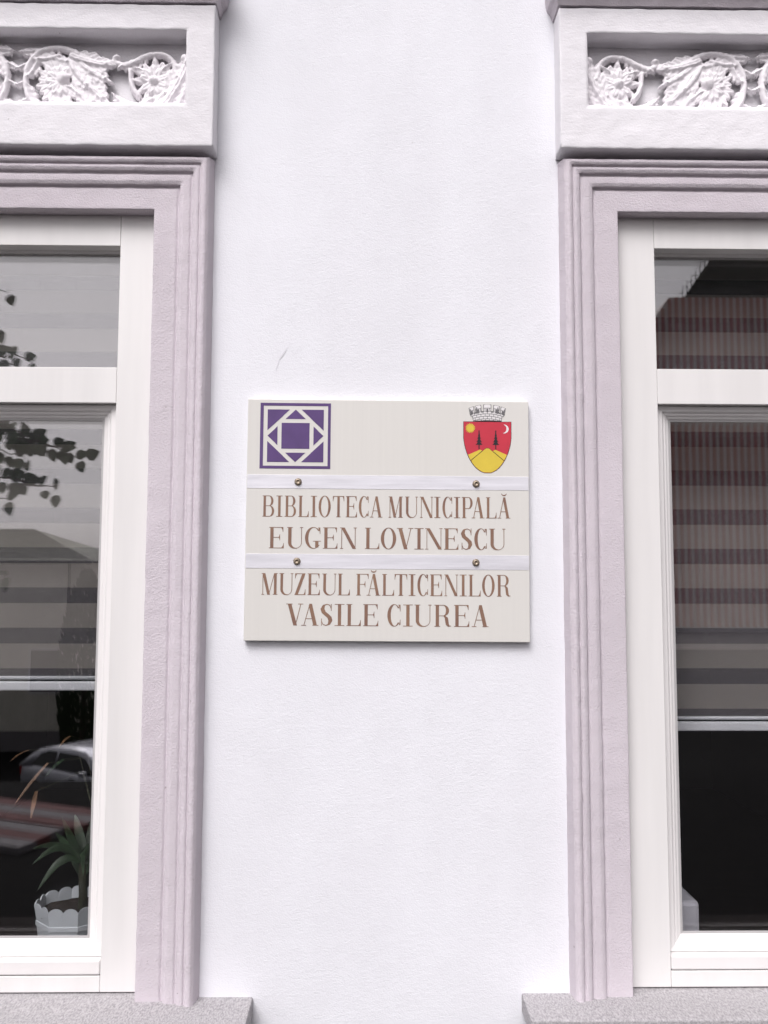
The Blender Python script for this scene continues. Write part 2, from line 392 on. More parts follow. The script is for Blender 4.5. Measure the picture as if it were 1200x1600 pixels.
        leaf(X(960, 235), X(1010, 205), 102, .033, .3, 4, 1.2); leaf(X(850, 240), X(800, 225), 102, .031, .3, 4, 1.2)
        ball(*C(*X(905, 300)), .011, .036, 102, .55)
    def scroll_big(X, i):
        for (p, q, h, c, n) in (((330, 150), (590, 205), .033, -.3, 6), ((400, 190), (585, 290), .031, -.3, 5), ((385, 225), (575, 405), .030, -.35, 6), ((370, 300), (480, 440), .028, -.3, 5), ((340, 190), (470, 330), .033, -.4, 5),
                                ((150, 120), (20, 130), .029, .2, 5), ((70, 190), (-10, 230), .028, .3, 4), ((50, 300), (-15, 330), .027, .2, 4), ((80, 400), (-5, 450), .025, -.2, 4), ((280, 150), (130, 175), .030, .35, 5), ((130, 170), (60, 280), .029, .35, 4), ((120, 440), (70, 330), .024, .3, 4), ((330, 455), (210, 440), .024, .3, 4), ((420, 440), (560, 470), .022, .2, 4), ((180, 150), (330, 185), .028, -.3, 4)):
            leaf(X(*p), X(*q), i, h, c, n, .95)
        stem([X(622, 200), X(580, 214), X(520, 208), X(470, 185), X(400, 150), X(330, 120), X(250, 110), X(180, 118), X(120, 145), X(66, 205), X(46, 290), X(62, 380), X(112, 440), X(200, 466), X(300, 466), X(372, 440)], .0088, .029, i, .0065)
        ball(*C(*X(612, 196)), .0085, .033, i, .5)
        for k in range(15):     # fan of the flower
            a = R(60 + 18.5 * k); L = (150 + 14 * (k % 2)); p = (272 + math.cos(a) * 22, 312 + math.sin(a) * 22 * -1)
            (s0, t0) = C(*X(*p)); (s1, t1) = C(*X(272 + math.cos(a) * L, 312 - math.sin(a) * L * .95)); petal(s0, t0, math.atan2(t1 - t0, s1 - s0), math.hypot(s1 - s0, t1 - t0), .0098, .020, .028, 100 + i, .28)
        for k in range(9):
            a = R(60 + 30 * k); (s0, t0) = C(*X(280, 305)); (s1, t1) = C(*X(280 + math.cos(a) * 98, 305 - math.sin(a) * 92)); petal(s0, t0, math.atan2(t1 - t0, s1 - s0), math.hypot(s1 - s0, t1 - t0), .0092, .026, .031, 100 + i, .28)
        ball(*C(*X(300, 292)), .0145, .037, 100 + i, .5); leaf(X(310, 330), X(390, 380), 100 + i, .030, .5, 4)
    ident_ = lambda x, y: (x, y)
    scroll_small(ident_); scroll_big(ident_, 3); scroll_big(lambda x, y: (-30 - x, y), 4)
    Hm = H[:, ::-1].copy(); IDm = ID[:, ::-1].copy(); IDm = np.where(IDm > 0, IDm + 20, 0); mm = Hm > H; H = np.where(mm, Hm, H); ID = np.where(mm, IDm, ID)
    # softened by coats of paint
    for _ in range(5):
        P = np.pad(H, 1, mode='edge'); H = (P[1:-1, 1:-1] * 4 + P[:-2, 1:-1] + P[2:, 1:-1] + P[1:-1, :-2] + P[1:-1, 2:]) / 8
    lump = np.zeros_like(H)
    for q in range(60):
        th, ph0, fr_ = rnd.uniform(0, 6.28), rnd.uniform(0, 6.28), rnd.uniform(200, 600); lump += np.sin((S * math.cos(th) + T * math.sin(th)) * fr_ + ph0)
    H += np.where(H > .003, .0007, .0003) * lump / 60 ** .5; H = np.clip(H * .88, 0, .05)
    return S, T, H, ID, nx, nz_
def build_frieze(wn, hand, rel):
    fx0, fx1 = wn['x0'] - .131, wn['x1'] + .131
    side = .061; r0x, r1x = fx0 + side, fx1 - side; zb, zt = EYE + .9444 + wn['dz'], EYE + 1.264 + wn['dz']
    rb, rt = EYE + 1.0412 + wn['dz'], EYE + 1.206 + wn['dz']
    pr = rounded([(0, .000), (0, .056), (1, .056), (1, -.004)], .004, 3)
    # scale per side turns unit profile width into rail widths
    pr2 = []
    for u, w_ in pr: pr2.append((u, w_))
    V, F = sweep(r0x, r1x, rb, rt, fine([(u if u < .5 else 1 - (1 - u) * 14 if u > .9 else u, w_) for u, w_ in pr2], .10), 4, .007, (side, zt - rt, side, rb - zb), .0012, 38)
    fo = from_py('frieze', V, F, 'frieze_plaster', bld, smooth=True)
    box('recess_back', r0x - .002, r1x + .002, -.002, .01, rb - .002, rt + .002, 'frieze_plaster', fo)
    S, T, H, ID, nx, nz_ = rel
    width = r1x - r0x
    for ident in sorted(set(ID.flatten())):
        cell = ID[:-1, :-1]
        mk = (cell == ident) if ident else None
        if ident == 0: continue
        jj, ii = np.nonzero(mk)
        used = {}; VV = []; FF = []
        def gv(j, i):
            k = (j, i)
            if k not in used:
                used[k] = len(VV); s = S[j, i]; x = (r1x - s) if hand > 0 else (r0x + s)
                VV.append((x, -.0021 - H[j, i], rb + T[j, i]))
            return used[k]
        for j, i in zip(jj.tolist(), ii.tolist()):
            q = (gv(j, i), gv(j, i + 1), gv(j + 1, i + 1), gv(j + 1, i))
            FF.append(q if hand < 0 else q[::-1])
        from_py('rosette' if ident >= 100 else 'acanthus_scroll', VV, FF, 'relief_plaster', fo, smooth=True)
REL = relief(1.262 - .126, .160)
for wn in WIN: build_frieze(wn, wn['inner'], REL)

def build_cornice(wn):
    x0, x1 = wn['x0'] - .131, wn['x1'] + .131; zb = EYE + 1.267 + wn['dz']
    prof = [(0, -.004, 0), (.003, .060, 0), (.008, .066, .014), (.016, .08, .024), (.018, .09, .034), (.020, .10, .045), (.020, .10, .10), (.0, -.004, .15)]
    V, F = [], []; nseg = 60
    # horizontal moulding with returned ends: rings of points (overhang, projection, height)
    for e, pj, h in prof:
        V += [wob((x0 - e, .004, zb + h), .0015, 40), wob((x0 - e, -pj, zb + h), .0015, 40)]
        for k in range(1, nseg): V.append(wob((x0 - e + (x1 - x0 + 2 * e) * k / nseg, -pj, zb + h), .0015, 40))
        V += [wob((x1 + e, -pj, zb + h), .0015, 40), wob((x1 + e, .004, zb + h), .0015, 40)]
    n = nseg + 3
    for i in range(len(prof) - 1):
        for k in range(n - 1): F.append((i * n + k, i * n + k + 1, (i + 1) * n + k + 1, (i + 1) * n + k))
    F.append(tuple(range(n))[::-1])
    from_py('cornice', V, F, 'lilac', bld, recalc=True)
for wn in WIN: build_cornice(wn)

ARCH = [(0, -.020), (0, .018), (.048, .0185), (.0515, .0160), (.0545, .0160), (.0568, .024), (.065, .0275), (.078, .0275), (.081, .0250), (.084, .0250), (.0865, .032), (.094, .0355), (.0985, .035), (.100, .0328), (.1025, .0328), (.104, .038), (.110, .041), (.115, .040), (.1205, .033), (.1275, -.004)]
def build_surround(wn):
    V, F = sweep(wn['x0'], wn['x1'], ZB - .012, ZT + wn['dz'], fine(rounded(ARCH, .0018, 3), .006), 3, .006, (1, .925, 1, 1), .0008, 34)
    from_py('window_surround', V, F, 'lilac', bld, smooth=True)
for wn in WIN: build_surround(wn)

def build_sill(wn):
    x0, x1 = wn['x0'] - .131, wn['x1'] + .131
    xa, _ = seen(395, 1557, D); xb, _ = seen(815, 1551, D)
    ext = (xa - (-.470)) if wn['inner'] > 0 else (.5415 - xb)
    x0, x1 = wn['x0'] - ext, wn['x1'] + ext
    bm = bmesh.new(); zt = EYE - .829 + wn['dz']
    add_box(bm, x0, x1, -.112, .083, zt - .040, zt, .003)
    for v in bm.verts:
        if v.co.z > zt - .02: v.co.z -= max(0, (.01 - v.co.y)) * .035
    from_bm('window_sill', bm, 'granite', bld)
for wn in WIN: build_sill(wn)

FY = .017          # frame face
def build_window(wn, label):
    x0, x1 = wn['x0'], wn['x1']; dz = wn['dz'] + EYE
    far = .086
    gl = x0 + (far if wn['inner'] > 0 else wn['jl']); gr = x1 - (wn['jl'] if wn['inner'] > 0 else far)
    win_ = empty('window', (0, 0, 0), bld); win_['label'] = label
    top = .845; bot = -.8275
    b = .0012
    ox0, ox1 = x0 - .026, x1 + .026
    box('frame_head', gl, gr, FY, .085, dz + .7515, dz + top, 'pvc', win_, b)
    box('frame_jamb', ox0, gl - .0004, FY, .085, dz + bot, dz + top, 'pvc', win_, b)
    box('frame_jamb', gr + .0004, ox1, FY, .085, dz + bot, dz + top, 'pvc', win_, b)
    box('frame_bottom_rail', gl, gr, FY, .085, dz + bot, dz - .7955, 'pvc', win_, b)
    box('transom', gl, gr, FY + .0006, .085, dz + .4007, dz + .479, 'pvc', win_, b)
    # upper fixed light: bead + pane
    V, F = sweep(gl + .006, gr - .006, dz + .485, dz + .7455, rounded([(0, -.056), (0, -.050), (.007, -.045), (.007, -.0415)], .001, 2), 4, 1.0, y0=0)
    from_py('glazing_bead', V, F, 'pvc_sash', win_, recalc=True)
    # lower sash
    sx0, sx1, sz0, sz1 = gl + .0005, gr - .0005, dz - .764, dz + .400
    ix0, ix1, iz0, iz1 = gl + .036, gr - .036, dz - .732, dz + .371
    prof = [(0, -.064), (0, -.056), (.004, -.0505), (.009, -.0485), (.0095, -.046), (.013, -.0435), (.017, -.043), (.0175, -.040), (.021, -.0365), (.033, -.034), (.0345, -.036), (.0345, -.06)]
    sc = ((ix0 - sx0) / .0345, (sz1 - iz1) / .0345, (sx1 - ix1) / .0345, (iz0 - sz0) / .0345)
    V, F = sweep(ix0, ix1, iz0, iz1, rounded(prof, .0012, 2), 4, 1.0, sc)
    sash = from_py('sash', V, F, 'pvc_sash', win_, recalc=True)
    V, F = sweep(ix0, ix1, iz0, iz1, [(-.0028, -.0565), (-.0028, -.0545), (.002, -.0535)], 4, 1.0)
    from_py('gasket', V, F, 'seal', sash, recalc=True)
    # drip rail
    bm = bmesh.new(); add_box(bm, gl + .0006, gr - .0006, .017, .06, dz - .7935, dz - .7645, .003)
    from_bm('drip_rail', bm, 'pvc_sash', win_)
    # double glazing, the inner leaf out of true by a hair
    for nm, (ax0, ax1, az0, az1), yy in (('upper_pane', (gl + .001, gr - .001, dz + .4795, dz + .751), .0515), ('lower_pane', (gl + .02, gr - .02, dz - .745, dz + .385), .0575)):
        for k, (yo, tilt) in enumerate(((0, 0), (.019, .0008))):
            bm = bmesh.new(); h = (az1 - az0) / 2; wd = (ax1 - ax0) / 2; add_box(bm, -wd, wd, 0, .004, -h, h)
            o = from_bm(nm, bm, 'glass', win_, loc=((ax0 + ax1) / 2, yy + yo, (az0 + az1) / 2)); o.rotation_euler = (tilt, 0, tilt * .5)
    # board inside
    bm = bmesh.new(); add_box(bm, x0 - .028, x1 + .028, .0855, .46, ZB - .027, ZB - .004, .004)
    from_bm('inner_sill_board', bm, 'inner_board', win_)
build_window(WIN[0], 'left window')
build_window(WIN[1], 'right window')

# ------------------------------------------------------------------ roller blinds
def build_blind(wn, zrod, label, yb=.19):
    x0, x1 = wn['x0'] - .02, wn['x1'] + .02
    root = tag(empty('roller_blind', ((x0 + x1) / 2, yb, ZT)), label, 'blind', 'roller blinds behind the windows')
    cx = (x0 + x1) / 2; rel = lambda z: z - ZT; hw = (x1 - x0) / 2
    per, sh = .0925, .0358
    def strip(nm, z0, z1, y, m):
        V = [(-hw, y, rel(z0)), (hw, y, rel(z0)), (hw, y, rel(z1)), (-hw, y, rel(z1))]
        bm = bmesh.new(); add_box(bm, -hw, hw, y, y + .0006, rel(z0), rel(z1)); return from_bm(nm, bm, m, root)
    z = zrod; first = True
    while z < ZT - .03:
        h = .017 if first else sh; first = False
        strip('sheer_band', z, z + h, 0, 'blind_sheer'); strip('rear_band', z + h - .009, z + h + .046, .016, 'blind_opaque')
        z += h; strip('opaque_band', z + .0002, min(z + per - sh, ZT + .0), 0, 'blind_opaque'); z += per - sh + .0004
    V, F = tube([(-hw, .004, rel(zrod) - .004), (hw, .004, rel(zrod) - .004)], .0048, 10)
    from_py('weight_rod', V, F, 'bar_white', root, True, recalc=True)
    bm = bmesh.new(); add_box(bm, -hw, hw, -.008, .012, rel(zrod) - .033, rel(zrod) - .0125, .003); from_bm('bottom_bar', bm, 'bar_white', root)
    V, F = tube([(-hw, .02, .018), (hw, .02, .018)], .024, 12); from_py('roller_tube', V, F, 'bar_white', root, True, recalc=True)
ZR_L = seen(70, 1056, D + .19)[1]; ZR_R = seen(1130, 1119, D + .19)[1]
build_blind(WIN[0], ZR_L, 'banded roller blind in the left window, above the potted plant')
build_blind(WIN[1], ZR_R, 'banded roller blind in the right window, hanging lower than the other')

# ------------------------------------------------------------------ the sign
def build_sign():
    yb = -.0165
    pts = [seen(388, 625, D + yb), seen(826, 626, D + yb), seen(828, 1002, D + yb), seen(380, 1003, D + yb)]
    cx = sum(p[0] for p in pts) / 4; cz = sum(p[1] for p in pts) / 4
    W = ((pts[1][0] - pts[0][0]) + (pts[2][0] - pts[3][0])) / 2; Hh = ((pts[0][1] - pts[3][1]) + (pts[1][1] - pts[2][1])) / 2
    tilt = math.atan2((pts[0][0] + pts[1][0] - pts[2][0] - pts[3][0]) / 2, Hh) * .75
    root = tag(empty('wall_sign', (cx, yb, cz)), 'cream board with brown lettering, purple square emblem and red crest on white wall', 'sign')
    root.rotation_euler.y = tilt
    def uv(px, py):      # photograph point -> board coordinates (metres from centre)
        t = (py - 625) / 377.5; xl = 388 + (380 - 388) * t; xr = 826 + 2 * t
        yt = 625 + (px - 388) / 438; yb_ = 1003 - (px - 380) / 448
        return ((px - xl) / (xr - xl) - .5) * W, (.5 - (py - yt) / (yb_ - yt)) * Hh
    bm = bmesh.new(); add_box(bm, -W / 2, W / 2, 0, .0160, -Hh / 2, Hh / 2, .0012)
    bm2 = bm; board = from_bm('board', bm2, 'board', root)
    for a, b_ in ((745, 766.5), (868.5, 891)):
        z1, z0 = uv(600, a)[1], uv(600, b_)[1]; box('metal_strip', -W / 2 + .0012, W / 2 - .001, -.0006, .0008, z0, z1, 'aluminium', root, .0002)
    for px, py in ((465.5, 756), (743.5, 757), (463.5, 880), (743, 880)):
        u, v = uv(px, py); bm = bmesh.new()
        prof = [(.0078, 0), (.0078, -.0012), (.0062, -.0020), (.0060, -.0045), (.0048, -.0056), (.0030, -.0058), (.0026, -.0040), (.0, -.0040)]
        n = 20; V = []; F = []
        for r_, y_ in prof:
            for k in range(n): V.append((u + r_ * math.cos(2 * math.pi * k / n), -.0006 + y_, v + r_ * math.sin(2 * math.pi * k / n)))
        for i in range(len(prof) - 1):
            for k in range(n): F.append((i * n + k, i * n + (k + 1) % n, (i + 1) * n + (k + 1) % n, (i + 1) * n + k))
        bm.free(); from_py('screw', V, F, 'brass', root, True, recalc=True)

    # ---- flat print: masks turned into sheets of strips
    def sheet(name, mask, w_, h_, x, z, y, m, parent, rows=90, cols=180):
        """mask(X, Y) on [0,w]x[0,h] (Y up) laid at lower-left (x, z)"""
        X, Y = np.meshgrid((np.arange(cols) + .5) / cols * w_, (np.arange(rows) + .5) / rows * h_)
        Mk = mask(X, Y); V, F = [], []; prev = None; open_ = []
        def spans(r):
            d = np.diff(np.concatenate(([0], r.astype(int), [0]))); return list(zip(np.nonzero(d == 1)[0], np.nonzero(d == -1)[0]))
        runs = {}; dy = h_ / rows; dx = w_ / cols; quads = []
        for j in range(rows + 1):
            cur = set(spans(Mk[j])) if j < rows else set()
            for s in list(runs):
                if s not in cur: quads.append((s, runs.pop(s), j))
            for s in cur:
                if s not in runs: runs[s] = j
        for (a, b_), j0, j1 in quads:
            k = len(V); V += [(x + a * dx, y, z + j0 * dy), (x + b_ * dx, y, z + j0 * dy), (x + b_ * dx, y, z + j1 * dy), (x + a * dx, y, z + j1 * dy)]; F.append((k, k + 1, k + 2, k + 3))
        if V: return from_py(name, V, F, m, parent)
    # ---- letter shapes (modern roman, thick stems and hairlines); units of cap height
    def glyph(ch, w_, T):
        h = .030; s = max(.045, T * .38); sh = .026
        rect = lambda X, Y, a, b, c, d: (X >= a) & (X <= b) & (Y >= c) & (Y <= d)
        def stem(X, Y, a, t=T, top=True, bot=True, y0=0, y1=1, sl=None, sr_=None):
            sl = s if sl is None else sl; sr_ = s if sr_ is None else sr_
            r = rect(X, Y, a, a + t, y0, y1)
            if top: r |= rect(X, Y, a - sl, a + t + sr_, y1 - sh, y1)
            if bot: r |= rect(X, Y, a - sl, a + t + sr_, y0, y0 + sh)
            return r
        def diag(X, Y, xb, xt, t, y0=0, y1=1):     # parallelogram of horizontal thickness t, centre xb at y0 to xt at y1
            c = xb + (xt - xb) * (Y - y0) / (y1 - y0); return (abs(X - c) <= t / 2) & (Y >= y0) & (Y <= y1)
        def ell(X, Y, cx, cy_, rx, ry): return ((X - cx) / rx) ** 2 + ((Y - cy_) / ry) ** 2 <= 1
        def bowl(X, Y, a, xr, y0, y1):             # right half bowl from stem edge a
            xc = a + (xr - a) * .42; cyy = (y0 + y1) / 2; ry = (y1 - y0) / 2
            o = (ell(X, Y, xc, cyy, xr - xc, ry) & (X >= xc)) | rect(X, Y, a, xc, y0, y1)
            i = (ell(X, Y, xc, cyy, max(.01, xr - xc - T * .95), ry - h) & (X >= xc)) | rect(X, Y, a, xc, y0 + h, y1 - h)
            return o & ~i
        def wedge(X, Y, xe, ye, up_, ln=.2, wd=.12):   # bracketed terminal of an arm, growing toward the arm end
            d = (Y - ye) * up_; return (d >= 0) & (d <= ln) & (X <= xe + .012 * 0) & (X >= xe - .022 - wd * np.clip(1 - d / ln, 0, 1) ** 2.2)
        def wedge_l(X, Y, xe, ye, up_, ln=.2, wd=.12):
            d = (Y - ye) * up_; return (d >= 0) & (d <= ln) & (X >= xe) & (X <= xe + .022 + wd * np.clip(1 - d / ln, 0, 1) ** 2.2)
        def brush(X, Y, pts):
            r = np.zeros(X.shape, bool)
            for i in range(len(pts) - 1):
                for k in range(8):
                    t = k / 8; a, b = pts[i], pts[i + 1]; x_, y_, rx, ry = [a[q] + (b[q] - a[q]) * t for q in range(4)]
                    r |= ell(X, Y, x_, y_, rx, ry)
            return r
        x = s
        def f(X, Y):
            if ch == 'I': return stem(X, Y, (w_ - T) / 2, sl=(w_ - T) / 2, sr_=(w_ - T) / 2)
            if ch == 'B': return stem(X, Y, x, sr_=0) | bowl(X, Y, x + T, w_ * .93, .5, 1) | bowl(X, Y, x + T, w_, 0, .53)
            if ch == 'P': return stem(X, Y, x) | bowl(X, Y, x + T, w_, .44, 1)
            if ch == 'R':
                leg = brush(X, Y, [(w_ * .60, .48, T * .3, .03), (w_ * .70, .40, T * .48, .04), (w_ * .73, .25, T * .5, .04), (w_ * .76, .10, T * .48, .04), (w_ * .84, .025, T * .35, .022), (w_ * .97, .03, .02, .018)])
                return stem(X, Y, x) | bowl(X, Y, x + T, w_ * .86, .48, 1) | (leg & (Y >= 0))
            if ch == 'L': return stem(X, Y, x) | rect(X, Y, x, w_, 0, h) | wedge(X, Y, w_, 0, 1, .27, T * .8)
            if ch in 'EF':
                r = stem(X, Y, x, bot=(ch == 'F')) | rect(X, Y, x - s, w_ * (.95 if ch == 'E' else 1), 1 - h, 1) | wedge(X, Y, w_ * (.95 if ch == 'E' else 1), 1, -1, .23, T * .7)
                r |= rect(X, Y, x, w_ * .74, .50, .50 + h) | (wedge(X, Y, w_ * .74, .515, 1, .14, T * .4) | wedge(X, Y, w_ * .74, .515, -1, .14, T * .4))
                if ch == 'E': r |= rect(X, Y, x - s, w_, 0, h) | wedge(X, Y, w_, 0, 1, .25, T * .8)
                return r
            if ch == 'T': return stem(X, Y, (w_ - T) / 2, top=False) | rect(X, Y, 0, w_, 1 - h, 1) | wedge(X, Y, w_, 1, -1, .25, T * .6) | wedge_l(X, Y, 0, 1, -1, .25, T * .6)
            if ch == 'O': return ell(X, Y, w_ / 2, .5, w_ / 2, .512) & ~ell(X, Y, w_ / 2, .5, w_ / 2 - T, .512 - h)
            if ch in 'CG':
                cx = w_ * .52; o = ell(X, Y, cx, .5, w_ * .52, .512) & ~ell(X, Y, cx + T * .18, .5, w_ * .52 - T * .85, .512 - h)
                gap = (X > w_ * .74) & (Y > .17) & (Y < .83)
                xe = w_ * (.95 if ch == 'G' else 1)
                r = (o & ~gap & (X <= xe)) | (wedge(X, Y, xe, .985, -1, .30, T * .55) & (Y > .66))
                if ch == 'C': r |= (wedge(X, Y, xe, .06, 1, .25, T * .35))
                else: r = (r & ~((X > w_ * .66) & (Y < .38) & (X > w_ * .93))) | rect(X, Y, w_ * .64, w_ * .64 + T, .05, .36) | rect(X, Y, w_ * .50, w_, .36 - sh, .36)
                return r
            if ch == 'A':
                apex = w_ * .50
                r = diag(X, Y, w_ * .14, apex - .01, .032) | diag(X, Y, w_ - s - T * .62, apex, T * 1.12)
                r &= ~((Y > .93) & (X < apex - .04))
                return r | (rect(X, Y, w_ * .22, w_ * .72, .30, .30 + h)) | rect(X, Y, 0, w_ * .28, 0, sh) | rect(X, Y, w_ - T * 1.12 - s * 1.9, w_, 0, sh)
            if ch == 'V': return diag(X, Y, w_ * .54, s + T * .62, T * 1.12) | diag(X, Y, w_ * .55, w_ * .86, .032) | rect(X, Y, 0, T * 1.12 + s * 2, 1 - sh, 1) | rect(X, Y, w_ * .70, w_, 1 - sh, 1)
            if ch == 'N':
                a, b = x + .005, w_ - x - .032
                return stem(X, Y, a, .030, top=False) | stem(X, Y, b, .030, bot=False) | diag(X, Y, b + .03 - T * .35, a + T * .45, T * 1.1) | rect(X, Y, 0, a + T * .6, 1 - sh, 1)
            if ch == 'M':
                a, b = x + .005, w_ - s - T
                return stem(X, Y, a, .030, top=False) | stem(X, Y, b, T, sl=0) | (stem(X, Y, b, T, top=False)) | diag(X, Y, w_ * .45, a + T * .45, T * 1.1) | diag(X, Y, w_ * .46, b + .02, .030) | rect(X, Y, 0, a + T * .6, 1 - sh, 1)
            if ch == 'U':
                a, b = x, w_ - x - .030; xr = b + .030; cyy = .27; cxx = (a + xr) / 2
                cu = ell(X, Y, cxx, cyy, (xr - a) / 2, .285) & ~ell(X, Y, cxx + (T - .03) / 2, cyy, (xr - a - T - .03) / 2, .285 - h * 1.3) & (Y <= cyy)
                return stem(X, Y, a, T, bot=False, y0=cyy - .01) | stem(X, Y, b, .030, bot=False, y0=cyy - .01) | cu
            if ch == 'Z': return rect(X, Y, w_ * .04, w_ * .97, 1 - h, 1) | rect(X, Y, 0, w_, 0, h) | diag(X, Y, T * .62, w_ - T * .66, T * 1.2) | wedge_l(X, Y, w_ * .04, 1, -1, .23, T * .7) | wedge(X, Y, w_, 0, 1, .26, T * .7)
            if ch == 'S':
                t = T * .60
                sp_ = brush(X, Y, [(w_ * .88, .80, .016, .02), (w_ * .80, .93, .016, .02), (w_ * .55, .985, .025, .018), (w_ * .27, .93, t * .6, .03), (w_ * .16, .77, t, .05), (w_ * .27, .61, t * 1.1, .06), (w_ * .52, .50, t * 1.15, .065), (w_ * .76, .38, t * 1.1, .06), (w_ * .84, .24, t, .05), (w_ * .72, .07, t * .6, .03), (w_ * .46, .012, .025, .018), (w_ * .20, .07, .016, .02), (w_ * .08, .22, .016, .02)])
                return sp_ | rect(X, Y, w_ * .88, w_ * .88 + .03, .68, 1.0) | rect(X, Y, w_ * .06, w_ * .06 + .03, 0, .33)
            return np.zeros(X.shape, bool)
        return f
    breve = lambda w_: (lambda X, Y: ((X - w_ / 2) / .135) ** 2 + ((Y - 1.20) / .13) ** 2 <= 1) , None
    LINES = [
        (777.8, 810.8, .114, 'BIBLIOTECA MUNICIPALĂ', [(409.7, 427.9), (431.2, 440.7), (444.4, 462), (465.6, 481.8), (484.9, 494.4), (497.2, 516), (519.3, 537), (539.7, 557.1), (559.9, 575.1), (577.3, 596.9), None, (606.5, 628.5), (632.2, 652.3), (655.5, 676.2), (678, 687.5), (690.8, 705.9), (708.8, 718.3), (721.3, 738.1), (736.7, 756.3), (759, 775.5), (777.4, 797.2)]),
        (827, 860, .152, 'EUGEN LOVINESCU', [(419.8, 442.9), (447.7, 472.8), (475.9, 500.8), (504, 526.5), (530.5, 556.6), None, (569.6, 591.8), (594.3, 618.2), (619.3, 645), (646.8, 661.1), (663.7, 690.8), (693.2, 715.6), (719.8, 737.2), (740.7, 760.1), (764.2, 789.5)]),
        (898.7, 932, .122, 'MUZEUL FĂLTICENILOR', [(407.9, 433), (435.8, 457.4), (459.6, 476.6), (479.8, 499), (502.7, 524.7), (527, 545.8), None, (555.8, 575), (572, 593.4), (596.2, 614.9), (615.7, 635.3), (637.7, 648.3), (651.4, 667.9), (671.2, 690.1), (693.6, 715.2), (717.8, 728.4), (731.7, 750.4), (752.8, 772.4), (776, 797.5)]),
        (945.5, 979, .152, 'VASILE CIUREA', [(446.2, 472.8), (470.2, 496.8), (499.9, 518.3), (521.9, 537.1), (540.3, 562.8), (566.5, 590.1), None, (604.3, 624.8), (628.9, 643.9), (646.8, 673.4), (678, 704.6), (708.8, 732.5), (736.3, 762.7)]),
    ]
    for t_, b_, T, txt, ext in LINES:
        for ch, e in zip(txt, ext):
            if e is None: continue
            x0, z0 = uv(e[0], b_); x1, z1 = uv(e[1], b_); _, zt = uv(e[0], t_); cap = zt - z0
            w_ = (x1 - x0) / cap; base = 'A' if ch == 'Ă' else ch
            g = glyph(base, w_, T)
            if ch == 'Ă':
                def mk(X, Y, g=g, w_=w_):
                    br = (((X - w_ * .5) / .13) ** 2 + ((Y - 1.19) / .13) ** 2 <= 1) & ~(((X - w_ * .5) / .115) ** 2 + ((Y - 1.215) / .10) ** 2 <= 1) & (Y < 1.18)
                    return (g(X, Y) & (Y <= 1)) | br
            else: mk = g
            lo, hi = -.02, 1.2
            def shifted(X, Y, mk=mk): return mk(X / cap, Y / cap + lo)
            sheet('letter', shifted, w_ * cap, (hi - lo) * cap, x0, z0 + lo * cap, -.0004, 'brown_print', root, 122, 150)
    # ---- purple emblem
    ux0, vz1 = uv(407.4, 631); ux1, vz0 = uv(515.6, 735.4); ew, eh = ux1 - ux0, vz1 - vz0
    def emblem(X, Y):
        x = 187 + X / ew * 541; y = 627 - Y / eh * 522
        ax, ay = abs(x - 458.5), abs(y - 366)
        border = ~((ax < 247) & (ay < 239)); inner = (ax < 215) & (ay < 209.5)
        m = ax / 215 + ay / 209.5
        return border | (inner & (m > 1.205)) | ((m < 1.0) & ((ax > 137.5) | (ay > 134))) | ((ax < 107.5) & (ay < 103.5))
    sheet('square_emblem', emblem, ew, eh, ux0, vz0, -.0004, 'purple_print', root, 300, 300)
    # ---- crest (crop units of the emblem: 6 per photograph pixel)
    cr_ = empty('crest', (0, 0, 0), root); cr_['label'] = 'red and yellow shield under a grey mural crown'
    ux0, vz1 = uv(721, 629); ux1, vz0 = uv(803, 741.5); cw, chh = ux1 - ux0, vz1 - vz0
    def Q(fn): return lambda X, Y: fn(640 * 0 + (721 + X / cw * 82 - 640) * 6, (741.5 - Y / chh * 112.5 - 610) * 6)
    def hwid(y): return np.where(y < 420, 228 - 0 * y, 228 * np.sqrt(np.clip(1 - ((y - 420) / 362) ** 1.75, 0, 1)))
    def shield(x, y, d=0): return (abs(x - 729) < hwid(y + d * .8) - d) & (y > 288 + d) & (y < 780 - d * 1.3)
    ln = lambda x, y, pts, t: np.any([np.where((pts[i + 1][0] - pts[i][0]) ** 2 + (pts[i + 1][1] - pts[i][1]) ** 2 > 0,
        np.hypot(x - (pts[i][0] + np.clip(((x - pts[i][0]) * (pts[i + 1][0] - pts[i][0]) + (y - pts[i][1]) * (pts[i + 1][1] - pts[i][1])) / ((pts[i + 1][0] - pts[i][0]) ** 2 + (pts[i + 1][1] - pts[i][1]) ** 2), 0, 1) * (pts[i + 1][0] - pts[i][0])),
                 y - (pts[i][1] + np.clip(((x - pts[i][0]) * (pts[i + 1][0] - pts[i][0]) + (y - pts[i][1]) * (pts[i + 1][1] - pts[i][1])) / ((pts[i + 1][0] - pts[i][0]) ** 2 + (pts[i + 1][1] - pts[i][1]) ** 2), 0, 1) * (pts[i + 1][1] - pts[i][1]))) < t, False) for i in range(len(pts) - 1)], axis=0)
    hill_c = lambda x: 540 + np.where(abs(x - 729) < 30, (x - 729) ** 2 / 60., 15 + (abs(x - 729) - 30) * .84)
    hill_l = lambda x: np.where(x < 660, 557 + (660 - x) * .44, 557 + (x - 660) * .5)
    hill_r = lambda x: np.where(x > 805, 558 + (x - 805) * .44, 558 + (805 - x) * .5)
    hills = lambda x, y: shield(x, y, 5) & ((y > hill_c(x)) | (y > hill_l(x)) & (x < 700) | (y > hill_r(x)) & (x > 765))
    def tree(x, y, cx):
        d = abs(x - cx); r = (d < 5) & (y > 375) & (y < 552)
        for a, b, wd in ((380, 430, 13), (415, 455, 20), (440, 485, 28), (465, 512, 36)): r |= (y > a) & (y < b) & (d < wd * (y - a) / (b - a) * (.85 + .15 * np.sin(y * .5)))
        return r
